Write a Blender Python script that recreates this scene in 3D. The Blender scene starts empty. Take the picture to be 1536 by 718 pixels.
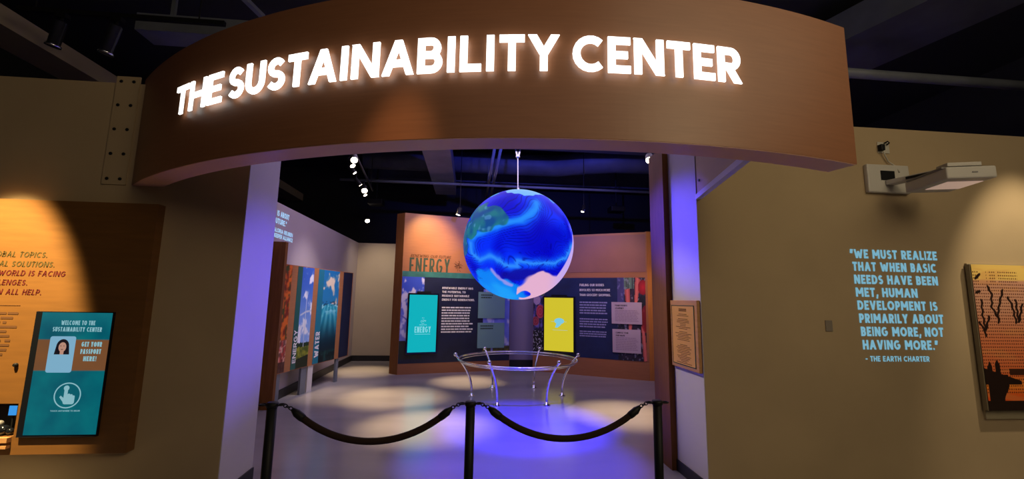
import bpy, math, random
from mathutils import Vector, Matrix, noise
random.seed(4)
PI = math.pi
SC = bpy.context.scene
C = SC.collection
# ------------------------------------------------------------------ camera
H = 1.55
F = 645.0
cam = bpy.data.cameras.new('camera'); camo = bpy.data.objects.new('camera', cam); C.objects.link(camo)
cam.sensor_fit = 'HORIZONTAL'; cam.sensor_width = 36; cam.lens = F / 1536 * 36; cam.clip_start = .05
rt = Vector((.995064, -.097830, .016651)); dn = Vector((.029888, .135439, -.990335)); fw = Vector((.094629, .985944, .137695))
M = Matrix(((rt.x, -dn.x, -fw.x, 0), (rt.y, -dn.y, -fw.y, 0), (rt.z, -dn.z, -fw.z, H), (0, 0, 0, 1)))
camo.matrix_world = M
SC.camera = camo
# ------------------------------------------------------------------ world, exposure
w = bpy.data.worlds.new('world'); SC.world = w; w.use_nodes = True
w.node_tree.nodes['Background'].inputs[0].default_value = (.55, .62, .8, 1)
w.node_tree.nodes['Background'].inputs[1].default_value = .012
SC.view_settings.view_transform = 'Standard'; SC.view_settings.look = 'None'
SC.view_settings.gamma = 1; SC.view_settings.exposure = 0
try: SC.view_settings.use_curve_mapping = False
except Exception: pass
WARM = (1, .72, .42); BLUE = (.10, .10, 1.0); COOL = (.8, .88, 1.0); LILAC = (.62, .5, 1.0)

def spot(name, loc, to, power, col, deg, blend=.5, size=.04):
    l = bpy.data.lights.new(name, 'SPOT'); l.energy = power; l.color = col; l.spot_size = math.radians(deg); l.spot_blend = blend
    l.shadow_soft_size = size
    o = bpy.data.objects.new(name, l); C.objects.link(o); o.location = loc
    o.rotation_euler = (Vector(to) - Vector(loc)).to_track_quat('-Z', 'Y').to_euler()
    return o
def area(name, loc, to, power, col, sx, sy):
    l = bpy.data.lights.new(name, 'AREA'); l.energy = power; l.color = col; l.shape = 'RECTANGLE'; l.size = sx; l.size_y = sy
    o = bpy.data.objects.new(name, l); C.objects.link(o); o.location = loc
    o.rotation_euler = (Vector(to) - Vector(loc)).to_track_quat('-Z', 'Y').to_euler()
    return o
# soft fill added behind the visitor, lamps on the walls, pools on the floor, sphere projectors and added beams
area('gallery_fill', (.5, -2.5, 4.4), (1.4, 2.2, 2.6), 15, (1, .80, .66), 5, 1.5)
area('left_wall_light', (3.2, -1.6, 3.7), (-3.0, 3.56, 1.6), 46, (1, .80, .48), 1.4, 1.4)
area('right_wall_light', (3.6, 0, 4.7), (3.3, 3.56, 1.6), 46, (1, .82, .54), 4.5, 2)
spot('panel_spotlight', (-3.45, 2.3, 3.75), (-3.42, 3.48, 1.28), 2300, (1, .76, .36), 30, .5)
spot('picture_spotlight', (5.25, 2.5, 3.9), (5.2, 3.56, 1.4), 240, (1, .82, .54), 46, .7)
spot('header_spotlight', (-.45, 1.1, 4.3), (-.42, 2.2, 2.33), 170, (1, .60, .30), 15, 1)
area('hall_light', (.6, 6.9, 4.1), (.6, 7.0, 0), 100, (.84, .64, 1.0), 5, 4)
for i, (x, y, p, a) in enumerate([(-1.15, 7.2, 1100, 28), (-.5, 5.6, 1000, 28), (0, 8.45, 900, 24), (2.2, 6.1, 1000, 28), (-2.2, 9.6, 800, 26), (-2.0, 7.4, 400, 26)]):
    spot('floor_pool_light', (x - .5, y + .6, 3.9), (x, y, 0), p * 1.35, (1, .70, .36), a, 1)
spot('energy_wall_washer', (-.75, 8.3, 3.7), (-.85, 9.35, 2.6), 230, (1, .68, .30), 62, 1)
spot('energy_wall_lower_washer', (-.3, 7.9, 3.9), (-.5, 9.4, 2.0), 170, (1, .72, .36), 44, 1)
spot('food_wall_washer', (2.6, 6.9, 3.7), (2.9, 8.9, 1.8), 110, (1, .62, .50), 56, 1)
spot('food_wall_edge_washer', (4.1, 7.2, 3.4), (3.75, 8.5, 1.5), 90, (1, .62, .28), 34, 1)
spot('topic_display_washer', (-1.2, 7.0, 3.9), (-2.5, 7.8, 1.3), 260, (1, .88, .92), 50, 1)
spot('far_corner_washer', (-2.0, 9.6, 3.8), (-2.3, 11.1, 1.6), 150, (1, .80, .55), 60, 1)
for i, (p, q, e, c, a) in enumerate([((-1.9, 8.2, 3.75), (1.98, 3.85, 2.20), 3600, (.08, .05, 1), 12), ((3.6, 6.5, 3.75), (-1.8, 3.8, 1.5), 1700, (.12, .08, 1), 17), ((-.6, 5.2, 4.0), (1.98, 3.8, 1.15), 330, (1, .80, .55), 24),  # third beam is a warm spot added for the plaque, not a projector
        ((3.6, 10.2, 3.7), (.8, 7.2, 2.4), 240, BLUE, 34), ((.9, 4.4, 4.1), (.75, 5.6, 0), 3000, (.03, .02, 1), 34), ((1.1, 3.9, 4.1), (.6, 4.4, 0), 1300, (.05, .03, 1), 36)]):
    spot('projector_and_added_beam', p, q, e, c, a, 1 if i < 3 else .6)

spot('projector_and_added_beam', (.9, 4.4, 4.0), (1.3, 10.2, 4.9), 900, (.08, .09, 1), 70, 1)  # upward beam added to tint the ceiling ducts blue

# ------------------------------------------------------------------ materials
def lin(c):
    return tuple(((v / 255) / 12.92 if v / 255 <= .04045 else ((v / 255 + .055) / 1.055) ** 2.4) for v in c)
def mat(name, col, rough=.5, metal=0, spec=.5, noisy=0, nscale=8, stretch=(1, 1, 1), bump=0, emit=0, attr=None, trans=0):
    m = bpy.data.materials.new(name); m.use_nodes = True
    nt = m.node_tree; b = nt.nodes['Principled BSDF']
    b.inputs['Base Color'].default_value = (*col, 1); b.inputs['Roughness'].default_value = rough
    b.inputs['Metallic'].default_value = metal; b.inputs['Specular IOR Level'].default_value = spec
    b.inputs['Transmission Weight'].default_value = trans
    src = None
    if attr:
        a = nt.nodes.new('ShaderNodeAttribute'); a.attribute_name = attr; src = a.outputs['Color']
        nt.links.new(src, b.inputs['Base Color'])
    if noisy or bump:
        tc = nt.nodes.new('ShaderNodeTexCoord'); mp = nt.nodes.new('ShaderNodeMapping'); mp.inputs['Scale'].default_value = stretch
        nz = nt.nodes.new('ShaderNodeTexNoise'); nz.inputs['Scale'].default_value = nscale; nz.inputs['Detail'].default_value = 6
        nt.links.new(tc.outputs['Object'], mp.inputs['Vector']); nt.links.new(mp.outputs['Vector'], nz.inputs['Vector'])
        if noisy and not attr:
            cr = nt.nodes.new('ShaderNodeValToRGB')
            cr.color_ramp.elements[0].position = .3; cr.color_ramp.elements[1].position = .7
            cr.color_ramp.elements[0].color = (*[v * (1 - noisy) for v in col], 1); cr.color_ramp.elements[1].color = (*[min(1, v * (1 + noisy)) for v in col], 1)
            nt.links.new(nz.outputs['Fac'], cr.inputs['Fac']); src = cr.outputs['Color']; nt.links.new(src, b.inputs['Base Color'])
        if bump:
            bp = nt.nodes.new('ShaderNodeBump'); bp.inputs['Strength'].default_value = bump; bp.inputs['Distance'].default_value = .01
            nt.links.new(nz.outputs['Fac'], bp.inputs['Height']); nt.links.new(bp.outputs['Normal'], b.inputs['Normal'])
    if emit:
        b.inputs['Emission Strength'].default_value = emit
        if src: nt.links.new(src, b.inputs['Emission Color'])
        else: b.inputs['Emission Color'].default_value = (*col, 1)
        b.inputs['Base Color'].default_value = (0, 0, 0, 1); b.inputs['Specular IOR Level'].default_value = .08
        if src:
            for l in list(nt.links):
                if l.to_socket == b.inputs['Base Color']: nt.links.remove(l)
    return m
MT = dict(
    wall=mat('tan wall paint', (.43, .318, .185), .85, noisy=.06, nscale=1.5, bump=.05),
    jamb=mat('pale wall paint', (.55, .52, .53), .8, noisy=.03, nscale=2),
    innerwall=mat('mauve grey wall paint', (.46, .40, .42), .8, noisy=.03, nscale=2),
    backwall=mat('sand wall paint', (.45, .38, .30), .85, noisy=.03, nscale=2),
    floor=None,
    black=mat('black ceiling paint', (.012, .013, .018), .9),
    duct=mat('dark painted duct metal', (.075, .085, .12), .55, noisy=.2, nscale=3),
    ductl=mat('grey galvanised duct metal', (.15, .165, .20), .5, noisy=.2, nscale=3),
    beam=mat('tan soffit paint', (.36, .30, .19), .85, noisy=.05, nscale=2),
    wood=mat('orange maple veneer', (.37, .150, .058), .42, noisy=.07, nscale=3.2, stretch=(1.2, 1.2, 22), bump=.01),
    woodd=mat('brown veneer', (.19, .075, .022), .6, spec=.15, noisy=.16, nscale=3, stretch=(14, 14, 1), bump=.02),
    woodl=mat('honey veneer', (.50, .25, .10), .45, noisy=.14, nscale=3, stretch=(1.2, 1.2, 12)),
    base=mat('black vinyl baseboard', (.012, .011, .014), .5),
    blk=mat('black satin metal', (.008, .008, .009), .5, spec=.2),
    rope=mat('dark brown velvet', (.030, .018, .014), .95, spec=.1, bump=.3, nscale=120),
    chrome=mat('polished steel', (.85, .86, .90), .16, metal=1),
    steel=mat('brushed steel', (.85, .88, .92), .22, metal=1),
    white=mat('off white plastic', (.55, .52, .47), .5),
    ivory=mat('ivory plastic', (.50, .47, .40), .5),
    grey=mat('grey plastic', (.20, .19, .18), .5),
    navy=mat('navy print', (.010, .022, .085), .45, noisy=.25, nscale=4),
    navyd=mat('black navy print', (.008, .013, .040), .45, noisy=.3, nscale=3),
    tealp=mat('teal print', (.03, .17, .16), .5, noisy=.3, nscale=5),
    cardg=mat('sage card', (.17, .34, .33), .5),
    cardp=mat('pale pink card', (.52, .42, .50), .5),
    inkw=mat('white ink', (.75, .75, .78), .8, spec=.1),
    inkd=mat('dark ink', (.02, .02, .025), .8, spec=.1),
    inkg=mat('green grey ink', (.055, .085, .065), .8, spec=.1),
    inkb=mat('brown ink', (.10, .045, .02), .8, spec=.1),
    inkr=mat('maroon ink', (.09, .012, .012), .8, spec=.1),
    inko=mat('olive ink', (.075, .055, .018), .8, spec=.1),
    glow=mat('glowing white letter', (1, .98, .93), emit=2.3),
    lens=mat('lit lamp lens', (1, .86, .66), emit=14),
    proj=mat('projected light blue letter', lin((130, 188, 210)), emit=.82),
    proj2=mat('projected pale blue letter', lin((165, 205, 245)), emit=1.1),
    glass=mat('black glass', (.006, .007, .01), .12),
    attr=mat('printed picture', (.5, .5, .5), .5, attr='Col'),
    attrE=mat('projected earth image', (.5, .5, .5), .5, attr='Col', emit=1.0),
    attrS=mat('screen picture', (.5, .5, .5), .5, attr='Col', emit=.72),
    teals=mat('teal screen light', lin((14, 176, 188)), emit=1.0),
    yels=mat('yellow screen light', lin((208, 193, 46)), emit=1.0),
    tealw=mat('pale teal screen light', lin((130, 215, 225)), emit=1.0),
    blues=mat('blue screen light', lin((125, 200, 225)), emit=1.0),
    phone=mat('small blue screen light', lin((60, 150, 230)), emit=1.0),
    scrw=mat('pale screen light', lin((128, 178, 206)), emit=.9),
    scrt=mat('soft white screen light', lin((140, 190, 200)), emit=.9),
    skin=mat('screen skin tone', lin((200, 150, 130)), emit=.8),
    hair=mat('screen dark hair', lin((25, 20, 30)), emit=.8),
    plaq=mat('golden plaque print', (.66, .34, .08), .5, noisy=.08, nscale=3),
)
def floor_mat():
    m = bpy.data.materials.new('polished concrete'); m.use_nodes = True; nt = m.node_tree; b = nt.nodes['Principled BSDF']
    tc = nt.nodes.new('ShaderNodeTexCoord'); mp = nt.nodes.new('ShaderNodeMapping'); mp.inputs['Scale'].default_value = (.35, 1.0, 1)
    n1 = nt.nodes.new('ShaderNodeTexNoise'); n1.inputs['Scale'].default_value = 1.1; n1.inputs['Detail'].default_value = 5; n1.inputs['Distortion'].default_value = .3
    nt.links.new(tc.outputs['Object'], mp.inputs['Vector']); nt.links.new(mp.outputs['Vector'], n1.inputs['Vector'])
    cr = nt.nodes.new('ShaderNodeValToRGB'); cr.color_ramp.elements[0].position = .32; cr.color_ramp.elements[1].position = .68
    cr.color_ramp.elements[0].color = (.25, .24, .26, 1); cr.color_ramp.elements[1].color = (.34, .325, .34, 1)
    nt.links.new(n1.outputs['Fac'], cr.inputs['Fac']); nt.links.new(cr.outputs['Color'], b.inputs['Base Color'])
    r = nt.nodes.new('ShaderNodeMapRange'); r.inputs['To Min'].default_value = .17; r.inputs['To Max'].default_value = .27
    nt.links.new(n1.outputs['Fac'], r.inputs['Value']); nt.links.new(r.outputs['Result'], b.inputs['Roughness'])
    b.inputs['Specular IOR Level'].default_value = .85
    return m
MT['floor'] = floor_mat()

# ------------------------------------------------------------------ mesh building
class MB:
    def __init__(s): s.v = []; s.f = []; s.c = None
    def add(s, vs, fs):
        o = len(s.v); s.v += [tuple(p) for p in vs]; s.f += [tuple(i + o for i in f) for f in fs]; return s
    def hexa(s, p):   # 8 points: bottom 4 ccw, top 4
        return s.add(p, [(3, 2, 1, 0), (4, 5, 6, 7), (0, 1, 5, 4), (1, 2, 6, 5), (2, 3, 7, 6), (3, 0, 4, 7)])
    def box(s, x0, x1, y0, y1, z0, z1):
        return s.hexa([(x0, y0, z0), (x1, y0, z0), (x1, y1, z0), (x0, y1, z0), (x0, y0, z1), (x1, y0, z1), (x1, y1, z1), (x0, y1, z1)])
    def obox(s, c, ax, ay, az, hx, hy, hz):
        c = Vector(c); ax = Vector(ax).normalized() * hx; ay = Vector(ay).normalized() * hy; az = Vector(az).normalized() * hz
        return s.hexa([c + i * ax + j * ay + k * az for k in (-1, 1) for i, j in ((-1, -1), (1, -1), (1, 1), (-1, 1))])
    def tube(s, pts, r, n=10, cap=True, closed=False):
        pts = [Vector(p) for p in pts]; N = len(pts); vs = []; fs = []
        rr = r if isinstance(r, (list, tuple)) else [r] * N
        t0 = (pts[1] - pts[0]).normalized(); u = t0.orthogonal().normalized()
        for i, p in enumerate(pts):
            if closed: t = (pts[(i + 1) % N] - pts[i - 1]).normalized()
            else: t = (pts[min(i + 1, N - 1)] - pts[max(i - 1, 0)]).normalized()
            u = (u - t * u.dot(t)).normalized(); v = t.cross(u)
            for k in range(n):
                a = 2 * PI * k / n; vs.append(p + (u * math.cos(a) + v * math.sin(a)) * rr[i])
        for i in range(N if closed else N - 1):
            j = (i + 1) % N
            for k in range(n): fs.append((i * n + k, i * n + (k + 1) % n, j * n + (k + 1) % n, j * n + k))
        if cap and not closed: fs.append(tuple(range(n))[::-1]); fs.append(tuple((N - 1) * n + k for k in range(n)))
        return s.add(vs, fs)
    def lathe(s, c, prof, n=20, ax=(0, 0, 1)):
        ax = Vector(ax).normalized(); c = Vector(c)
        return s.tube([c + ax * z for r, z in prof], [max(r, 1e-4) for r, z in prof], n) if len(prof) > 1 else s
    def ball(s, c, r, nu=16, nv=10):
        vs = []; fs = []
        for j in range(nv + 1):
            th = PI * j / nv
            for i in range(nu):
                a = 2 * PI * i / nu; vs.append((c[0] + r * math.sin(th) * math.cos(a), c[1] + r * math.sin(th) * math.sin(a), c[2] + r * math.cos(th)))
        for j in range(nv):
            for i in range(nu): fs.append((j * nu + i, (j + 1) * nu + i, (j + 1) * nu + (i + 1) % nu, j * nu + (i + 1) % nu))
        return s.add(vs, fs)
    def slab(s, S, a0, a1, z0, z1, d0, d1, n=1):   # box laid on a surface S(a, z, d)
        vs = []; fs = []
        for i in range(n + 1):
            a = a0 + (a1 - a0) * i / n
            vs += [S(a, z0, d0), S(a, z1, d0), S(a, z1, d1), S(a, z0, d1)]
        for i in range(n):
            o = 4 * i
            for k in range(4): fs.append((o + k, o + (k + 1) % 4, o + 4 + (k + 1) % 4, o + 4 + k))
        fs += [(3, 2, 1, 0), tuple(4 * n + k for k in range(4))]
        return s.add(vs, fs)
    def poly(s, S, pts, d0, d1):   # outline extruded on a surface
        n = len(pts); vs = [S(a, z, d0) for a, z in pts] + [S(a, z, d1) for a, z in pts]
        return s.add(vs, [tuple(range(n))[::-1], tuple(range(n, 2 * n))] + [(i, (i + 1) % n, n + (i + 1) % n, n + i) for i in range(n)])
    def build(s, name, m, parent=None, smooth=False, bevel=0, fixn=True):
        me = bpy.data.meshes.new(name)
        off = Vector(parent['_o']) if parent is not None and '_o' in parent else Vector((0, 0, 0))
        me.from_pydata([tuple(Vector(p) - off) for p in s.v], [], s.f); me.update()
        if s.c:
            ca = me.color_attributes.new('Col', 'FLOAT_COLOR', 'POINT'); ca.data.foreach_set('color', [q for c in s.c for q in (*c, 1)])
        elif fixn:
            import bmesh
            bm = bmesh.new(); bm.from_mesh(me); bmesh.ops.recalc_face_normals(bm, faces=bm.faces[:]); bm.to_mesh(me); bm.free()
        if smooth: me.polygons.foreach_set('use_smooth', [True] * len(me.polygons))
        me.materials.append(m if not isinstance(m, str) else MT[m])
        o = bpy.data.objects.new(name, me); C.objects.link(o)
        if parent is not None:
            o.parent = parent
            if '_o' in parent: o['_o'] = parent['_o']
        if name in ('body_text', 'card_text', 'dot_emblem', 'card_heading', 'heading', 'lettering', 'text_line', 'subtitle', 'title'): o['kind'] = 'stuff'
        if bevel:
            b = o.modifiers.new('bevel', 'BEVEL'); b.width = bevel; b.segments = 2; b.limit_method = 'ANGLE'
        return o
def thing(name, label, cat, loc=(0, 0, 0), group=None):
    o = bpy.data.objects.new(name, None); C.objects.link(o); o.location = loc; o.empty_display_size = .1
    o['label'] = label; o['category'] = cat; o['_o'] = tuple(loc)
    if group: o['group'] = group
    return o
def tag(o, label, cat, group=None):
    o['label'] = label; o['category'] = cat
    if group: o['group'] = group
    return o
def struct(o): o['kind'] = 'structure'; return o
def smooth_auto(o):
    for p in o.data.polygons: p.use_smooth = True
    return o

# ------------------------------------------------------------------ stroke lettering
def arc(cx, cy, rx, ry, a0, a1, n=10):
    return [(cx + rx * math.cos(math.radians(a0 + (a1 - a0) * i / n)), cy + ry * math.sin(math.radians(a0 + (a1 - a0) * i / n))) for i in range(n + 1)]
G = {
 'A': (.78, [[(0, 0), (.5, 1)], [(1, 0), (.5, 1)], [(.2, .3), (.8, .3)]]),
 'B': (.60, [[(0, 0), (0, 1)], [(0, 1), (.5, 1)] + arc(.55, .76, .36, .24, 90, -90)[1:] + [(0, .52)], [(0, .52), (.5, .52)] + arc(.6, .26, .4, .26, 90, -90)[1:] + [(0, 0)]]),
 'C': (.74, [arc(.6, .5, .6, .5, 48, 312, 16)]),
 'D': (.70, [[(0, 0), (0, 1)], [(0, 1), (.4, 1)] + arc(.4, .5, .6, .5, 90, -90, 14) + [(0, 0)]]),
 'E': (.54, [[(0, 0), (0, 1)], [(0, 1), (1, 1)], [(0, .5), (.92, .5)], [(0, 0), (1, 0)]]),
 'F': (.52, [[(0, 0), (0, 1)], [(0, 1), (1, 1)], [(0, .48), (.9, .48)]]),
 'G': (.80, [arc(.5, .5, .5, .5, 48, 350, 16) + [(1, .48), (.55, .48)]]),
 'H': (.68, [[(0, 0), (0, 1)], [(1, 0), (1, 1)], [(0, .5), (1, .5)]]),
 'I': (.20, [[(.5, 0), (.5, 1)]]),
 'J': (.45, [[(1, 1), (1, .3)] + arc(.5, .28, .5, .28, 0, -150)]),
 'K': (.66, [[(0, 0), (0, 1)], [(.08, .45), (1, 1)], [(.25, .55), (1, 0)]]),
 'L': (.50, [[(0, 1), (0, 0)], [(0, 0), (1, 0)]]),
 'M': (.88, [[(0, 0), (0, 1)], [(0, 1), (.5, .25)], [(.5, .25), (1, 1)], [(1, 1), (1, 0)]]),
 'N': (.72, [[(0, 0), (0, 1)], [(0, 1), (1, 0)], [(1, 0), (1, 1)]]),
 'O': (.84, [arc(.5, .5, .5, .5, 0, 360, 24)]),
 'P': (.58, [[(0, 0), (0, 1)], [(0, 1), (.55, 1)] + arc(.6, .7, .4, .3, 90, -90) + [(0, .4)]]),
 'Q': (.84, [arc(.5, .5, .5, .5, 0, 360, 24), [(.6, .3), (1, 0)]]),
 'R': (.62, [[(0, 0), (0, 1)], [(0, 1), (.55, 1)] + arc(.6, .72, .38, .28, 90, -90) + [(0, .44)], [(.45, .44), (1, 0)]]),
 'S': (.58, [arc(.5, .75, .46, .25, 30, 270, 12)[:-1] + arc(.5, .25, .5, .25, 90, -150, 12)]),
 'T': (.58, [[(.5, 0), (.5, 1)], [(0, 1), (1, 1)]]),
 'U': (.66, [[(0, 1), (0, .36)] + arc(.5, .36, .5, .36, 180, 360, 12) + [(1, 1)]]),
 'V': (.74, [[(0, 1), (.5, 0)], [(1, 1), (.5, 0)]]),
 'W': (1.08, [[(0, 1), (.25, 0)], [(.5, .9), (.25, 0)], [(.5, .9), (.75, 0)], [(1, 1), (.75, 0)]]),
 'X': (.70, [[(0, 0), (1, 1)], [(0, 1), (1, 0)]]),
 'Y': (.70, [[(0, 1), (.5, .45)], [(1, 1), (.5, .45)], [(.5, .45), (.5, 0)]]),
 'Z': (.60, [[(0, 1), (1, 1)], [(1, 1), (0, 0)], [(0, 0), (1, 0)]]),
 '.': (.18, [[(.5, 0), (.5, .02)]]), ',': (.2, [[(.6, .04), (.2, -.14)]]), '-': (.40, [[(0, .45), (1, .45)]]),
 '"': (.36, [[(.1, 1), (0, .8)], [(1, 1), (.8, .8)]]), '!': (.2, [[(.5, 1), (.5, .36)], [(.5, 0), (.5, .02)]]), "'": (.2, [[(.5, 1), (.5, .8)]]),
 ' ': (.30, []),
}
def glyph(mb, ch, x0, wd, S, a0, z0, hgt, wt, ka, d0, d1, slant):
    hw = wt / 2
    for st in G[ch][1]:
        P = []
        iw = max(wd - wt, .001) if ch not in ".,!'" else .08
        diag = len(st) == 2 and abs(st[0][0] - st[1][0]) > 1e-6 and abs(st[0][1] - st[1][1]) > .2 and ch != '"'
        for (x, y) in st: P.append([x0 + (hw if iw > .001 else wd / 2) + x * iw if ch not in "I" else x0 + wd / 2, hw + y * (1 - wt)])
        if diag:
            for q, (x, y) in zip(P, st): q[1] = y if y in (0, 1) else q[1]
        cl = abs(P[0][0] - P[-1][0]) < 1e-6 and abs(P[0][1] - P[-1][1]) < 1e-6
        L = []; R = []; n = len(P)
        for i in range(n):
            if cl: a = P[i - 1] if i else P[-2]; b = P[(i + 1)] if i < n - 1 else P[1]
            else: a = P[max(i - 1, 0)]; b = P[min(i + 1, n - 1)]
            dx, dy = b[0] - a[0], b[1] - a[1]; l = math.hypot(dx, dy) or 1; dx /= l; dy /= l
            ex = ey = 0
            if not cl and n == 2 or (not cl and len(st) > 2 and i in (0, n - 1) and ch in 'BDPRU'):
                e = hw * (1.0 if abs(dx) < 1e-3 or abs(dy) < 1e-3 else 1.6) * (-1 if i == 0 else 1); ex, ey = dx * e, dy * e
                if n == 2 and ch in 'HEFAG' and abs(dy) < 1e-3 and 0 < st[0][1] < 1: ex *= .6
            px, py = P[i][0] + ex, P[i][1] + ey
            L.append([px - dy * hw, py + dx * hw]); R.append([px + dy * hw, py - dx * hw])
        lo = -.3 if ch == ',' else 0
        if diag:
            (xa, ya), (xb, yb) = P; l = math.hypot(xb - xa, yb - ya); k = hw * l / abs(yb - ya)
            sg = 1 if yb > ya else -1
            L = [[xa - k * sg, ya], [xb - k * sg, yb]]; R = [[xa + k * sg, ya], [xb + k * sg, yb]]
        def mp(p, d):
            x, y = p; y = min(1, max(lo, y)); x = x + slant * y
            return S(a0 + x * hgt * ka, z0 + y * hgt, d)
        vs = []; fs = []
        for i in range(n):
            vs += [mp(L[i], d1), mp(R[i], d1)]
            if d0 is not None: vs += [mp(R[i], d0), mp(L[i], d0)]
        k = 2 if d0 is None else 4
        for i in range(n - 1):
            if k == 2: fs.append((2 * i, 2 * i + 1, 2 * i + 3, 2 * i + 2))
            else:
                for q in range(4): fs.append((4 * i + q, 4 * i + (q + 1) % 4, 4 * i + 4 + (q + 1) % 4, 4 * i + 4 + q))
        if k == 4: fs += [(3, 2, 1, 0), tuple(4 * n - 4 + q for q in range(4))]
        mb.add(vs, fs)
def text_len(t, wx, gap): return sum(G[c][0] * wx + gap for c in t) - gap
def text(mb, t, S, a0, z0, hgt, width=None, ka=1, wt=.18, gap=.10, d0=None, d1=.002, slant=0, align='l', each=None):
    """one line; width (in surface units) stretches the letters to fit"""
    wx = 1.0
    if width: wx = (abs(width) / abs(ka) / hgt - gap * (len(t) - 1)) / sum(G[c][0] for c in t)
    x = 0; tot = text_len(t, wx, gap)
    if align == 'r': a0 = a0 - tot * hgt * ka
    if align == 'c': a0 = a0 - tot * hgt * ka / 2
    for c in t:
        wd = G[c][0] * wx
        if c != ' ':
            if each: each(c, x, wd)
            else: glyph(mb, c, x, wd, S, a0, z0, hgt, min(wt, wd * .96), ka, d0, d1, slant)
        x += wd + gap
def greek(mb, S, a0, a1, z0, z1, n, d=.003, ka=1, ragged=.2, seed=1):
    """small body copy: lines of word-sized dashes"""
    r = random.Random(seed); hh = (z1 - z0) / n
    for i in range(n):
        zt = z1 - i * hh; end = a1 - (a1 - a0) * ragged * r.random(); a = a0
        while a < end - .01 * abs(ka):
            l = min(end - a, (.03 + .07 * r.random()) * (a1 - a0) * 1.6)
            mb.add([S(a, zt - hh * .55, d), S(a + l * .86, zt - hh * .55, d), S(a + l * .86, zt - hh * .05, d), S(a, zt - hh * .05, d)], [(0, 1, 2, 3)])
            a += l

# ------------------------------------------------------------------ vertex painted prints
def picture(S, a0, a1, z0, z1, d, nu, nv, fn):
    mb = MB(); mb.c = []; vs = []; fs = []
    for j in range(nv + 1):
        for i in range(nu + 1):
            u = i / nu; v = j / nv; vs.append(S(a0 + (a1 - a0) * u, z0 + (z1 - z0) * v, d)); mb.c.append(lin(fn(u, v)))
    for j in range(nv):
        for i in range(nu):
            o = j * (nu + 1) + i; fs.append((o, o + 1, o + nu + 2, o + nu + 1))
    mb.add(vs, fs); return mb
def mix(a, b, t): t = max(0, min(1, t)); return tuple(a[i] + (b[i] - a[i]) * t for i in range(3))
def ss(a, b, x): t = max(0, min(1, (x - a) / (b - a))) if a != b else float(x > a); return t * t * (3 - 2 * t)
def fbm(x, y, z=0, o=4): return noise.fractal(Vector((x, y, z)), 1.0, 2.0, o)
def segd(u, v, a, b):
    dx, dy = b[0] - a[0], b[1] - a[1]; t = max(0, min(1, ((u - a[0]) * dx + (v - a[1]) * dy) / (dx * dx + dy * dy)))
    return math.hypot(u - a[0] - t * dx, v - a[1] - t * dy)

# surfaces
YF = 3.56                                    # front face of the entrance wall
def SW(Y): return lambda a, z, d: (a, Y - d, z)
HC = (.91, 7.17); HR = 5.08                  # header arc
def SH(a, z, d):
    t = math.radians(a); r = HR + d; return (HC[0] + r * math.sin(t), HC[1] - r * math.cos(t), z)
def arcsurf(c):
    def f(a, z, d):
        y = c[0] * a * a + c[1] * a + c[2]; k = 2 * c[0] * a + c[1]; l = math.hypot(1, k)
        return (a + k / l * d, y - d / l, z)
    return f
SL = arcsurf((-.022, .245, 9.547)); SR = arcsurf((.039, -.765, 10.732))
BA = Vector((-2.72, 6.77)); BB = Vector((-2.30, 8.80)); BD = (BB - BA).normalized(); BN = Vector((BD.y, -BD.x)); BL = (BB - BA).length
def SB(a, z, d): p = BA + (BB - BA) * a + BN * d; return (p.x, p.y, z)
XR = 1.987; XL = -1.80; YB = 4.087
def SJ(a, z, d): return (XR - d, a, z)       # right jamb face, a = Y (reading left to right means Y decreasing)

# ================================================================== SETTING
o = MB().box(-7, 8, -5, 12.5, -.12, 0).build('floor', 'floor'); struct(o)
o = MB().box(-7, 8, -5, 12.5, 5.2, 5.3).build('ceiling', 'black'); struct(o)
WT = 3.225
o = MB().box(-7, XL, YF, YB, 0, WT).build('wall_front', 'wall'); struct(o)
o = MB().box(XR, 8, YF, YB, 0, WT).build('wall_front', 'wall'); struct(o)
# painted jamb linings
o = MB().box(XL, XL + .006, YF + .002, YB - .001, 0, WT).build('trim_1', 'jamb'); struct(o)
o = MB().box(XR - .006, XR, YF + .002, YB - .001, 0, WT).build('trim_2', 'jamb'); struct(o)
o = MB().box(-3.0, -2.83, YB, 11.2, 0, 2.9).build('wall_left', 'innerwall'); struct(o)
o = MB().box(-3.0, 3.1, 11.12, 11.3, 0, 2.9).build('wall_back', 'backwall'); struct(o)
o = MB().box(3.1, 6.6, 9.97, 10.15, 0, 3.03).box(3.1, 3.25, 10.15, 11.3, 0, 3.03).build('wall_back', 'backwall'); struct(o)
o = MB().box(6.45, 6.6, YB, 10, 0, 3.0).build('wall_right', 'innerwall'); struct(o)
o = MB().box(-2.83, -2.81, YB, 11.12, 0, .13).build('baseboard_left', 'base'); struct(o)
o = MB().box(-2.81, 3.1, 11.10, 11.12, 0, .13).build('baseboard_back', 'base'); struct(o)
o = MB().box(3.1, 6.4, 9.95, 9.97, 0, .12).build('baseboard_back', 'base'); struct(o)
o = MB().box(XR - .018, XR - .006, YF, YB, 0, .10).build('baseboard_right', 'base'); struct(o)
o = MB().box(XL + .006, XL + .018, YF, YB, 0, .10).build('baseboard_left', 'base'); struct(o)
# outer black shell of the building
o = MB().box(-7.2, -7, -5, 12.5, 0, 5.3).build('wall_left', 'black'); struct(o)
o = MB().box(8, 8.2, -5, 12.5, 0, 5.3).build('wall_right', 'black'); struct(o)
o = MB().box(-7.2, 8.2, 12.5, 12.7, 0, 5.3).build('wall_back', 'black'); struct(o)

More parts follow.
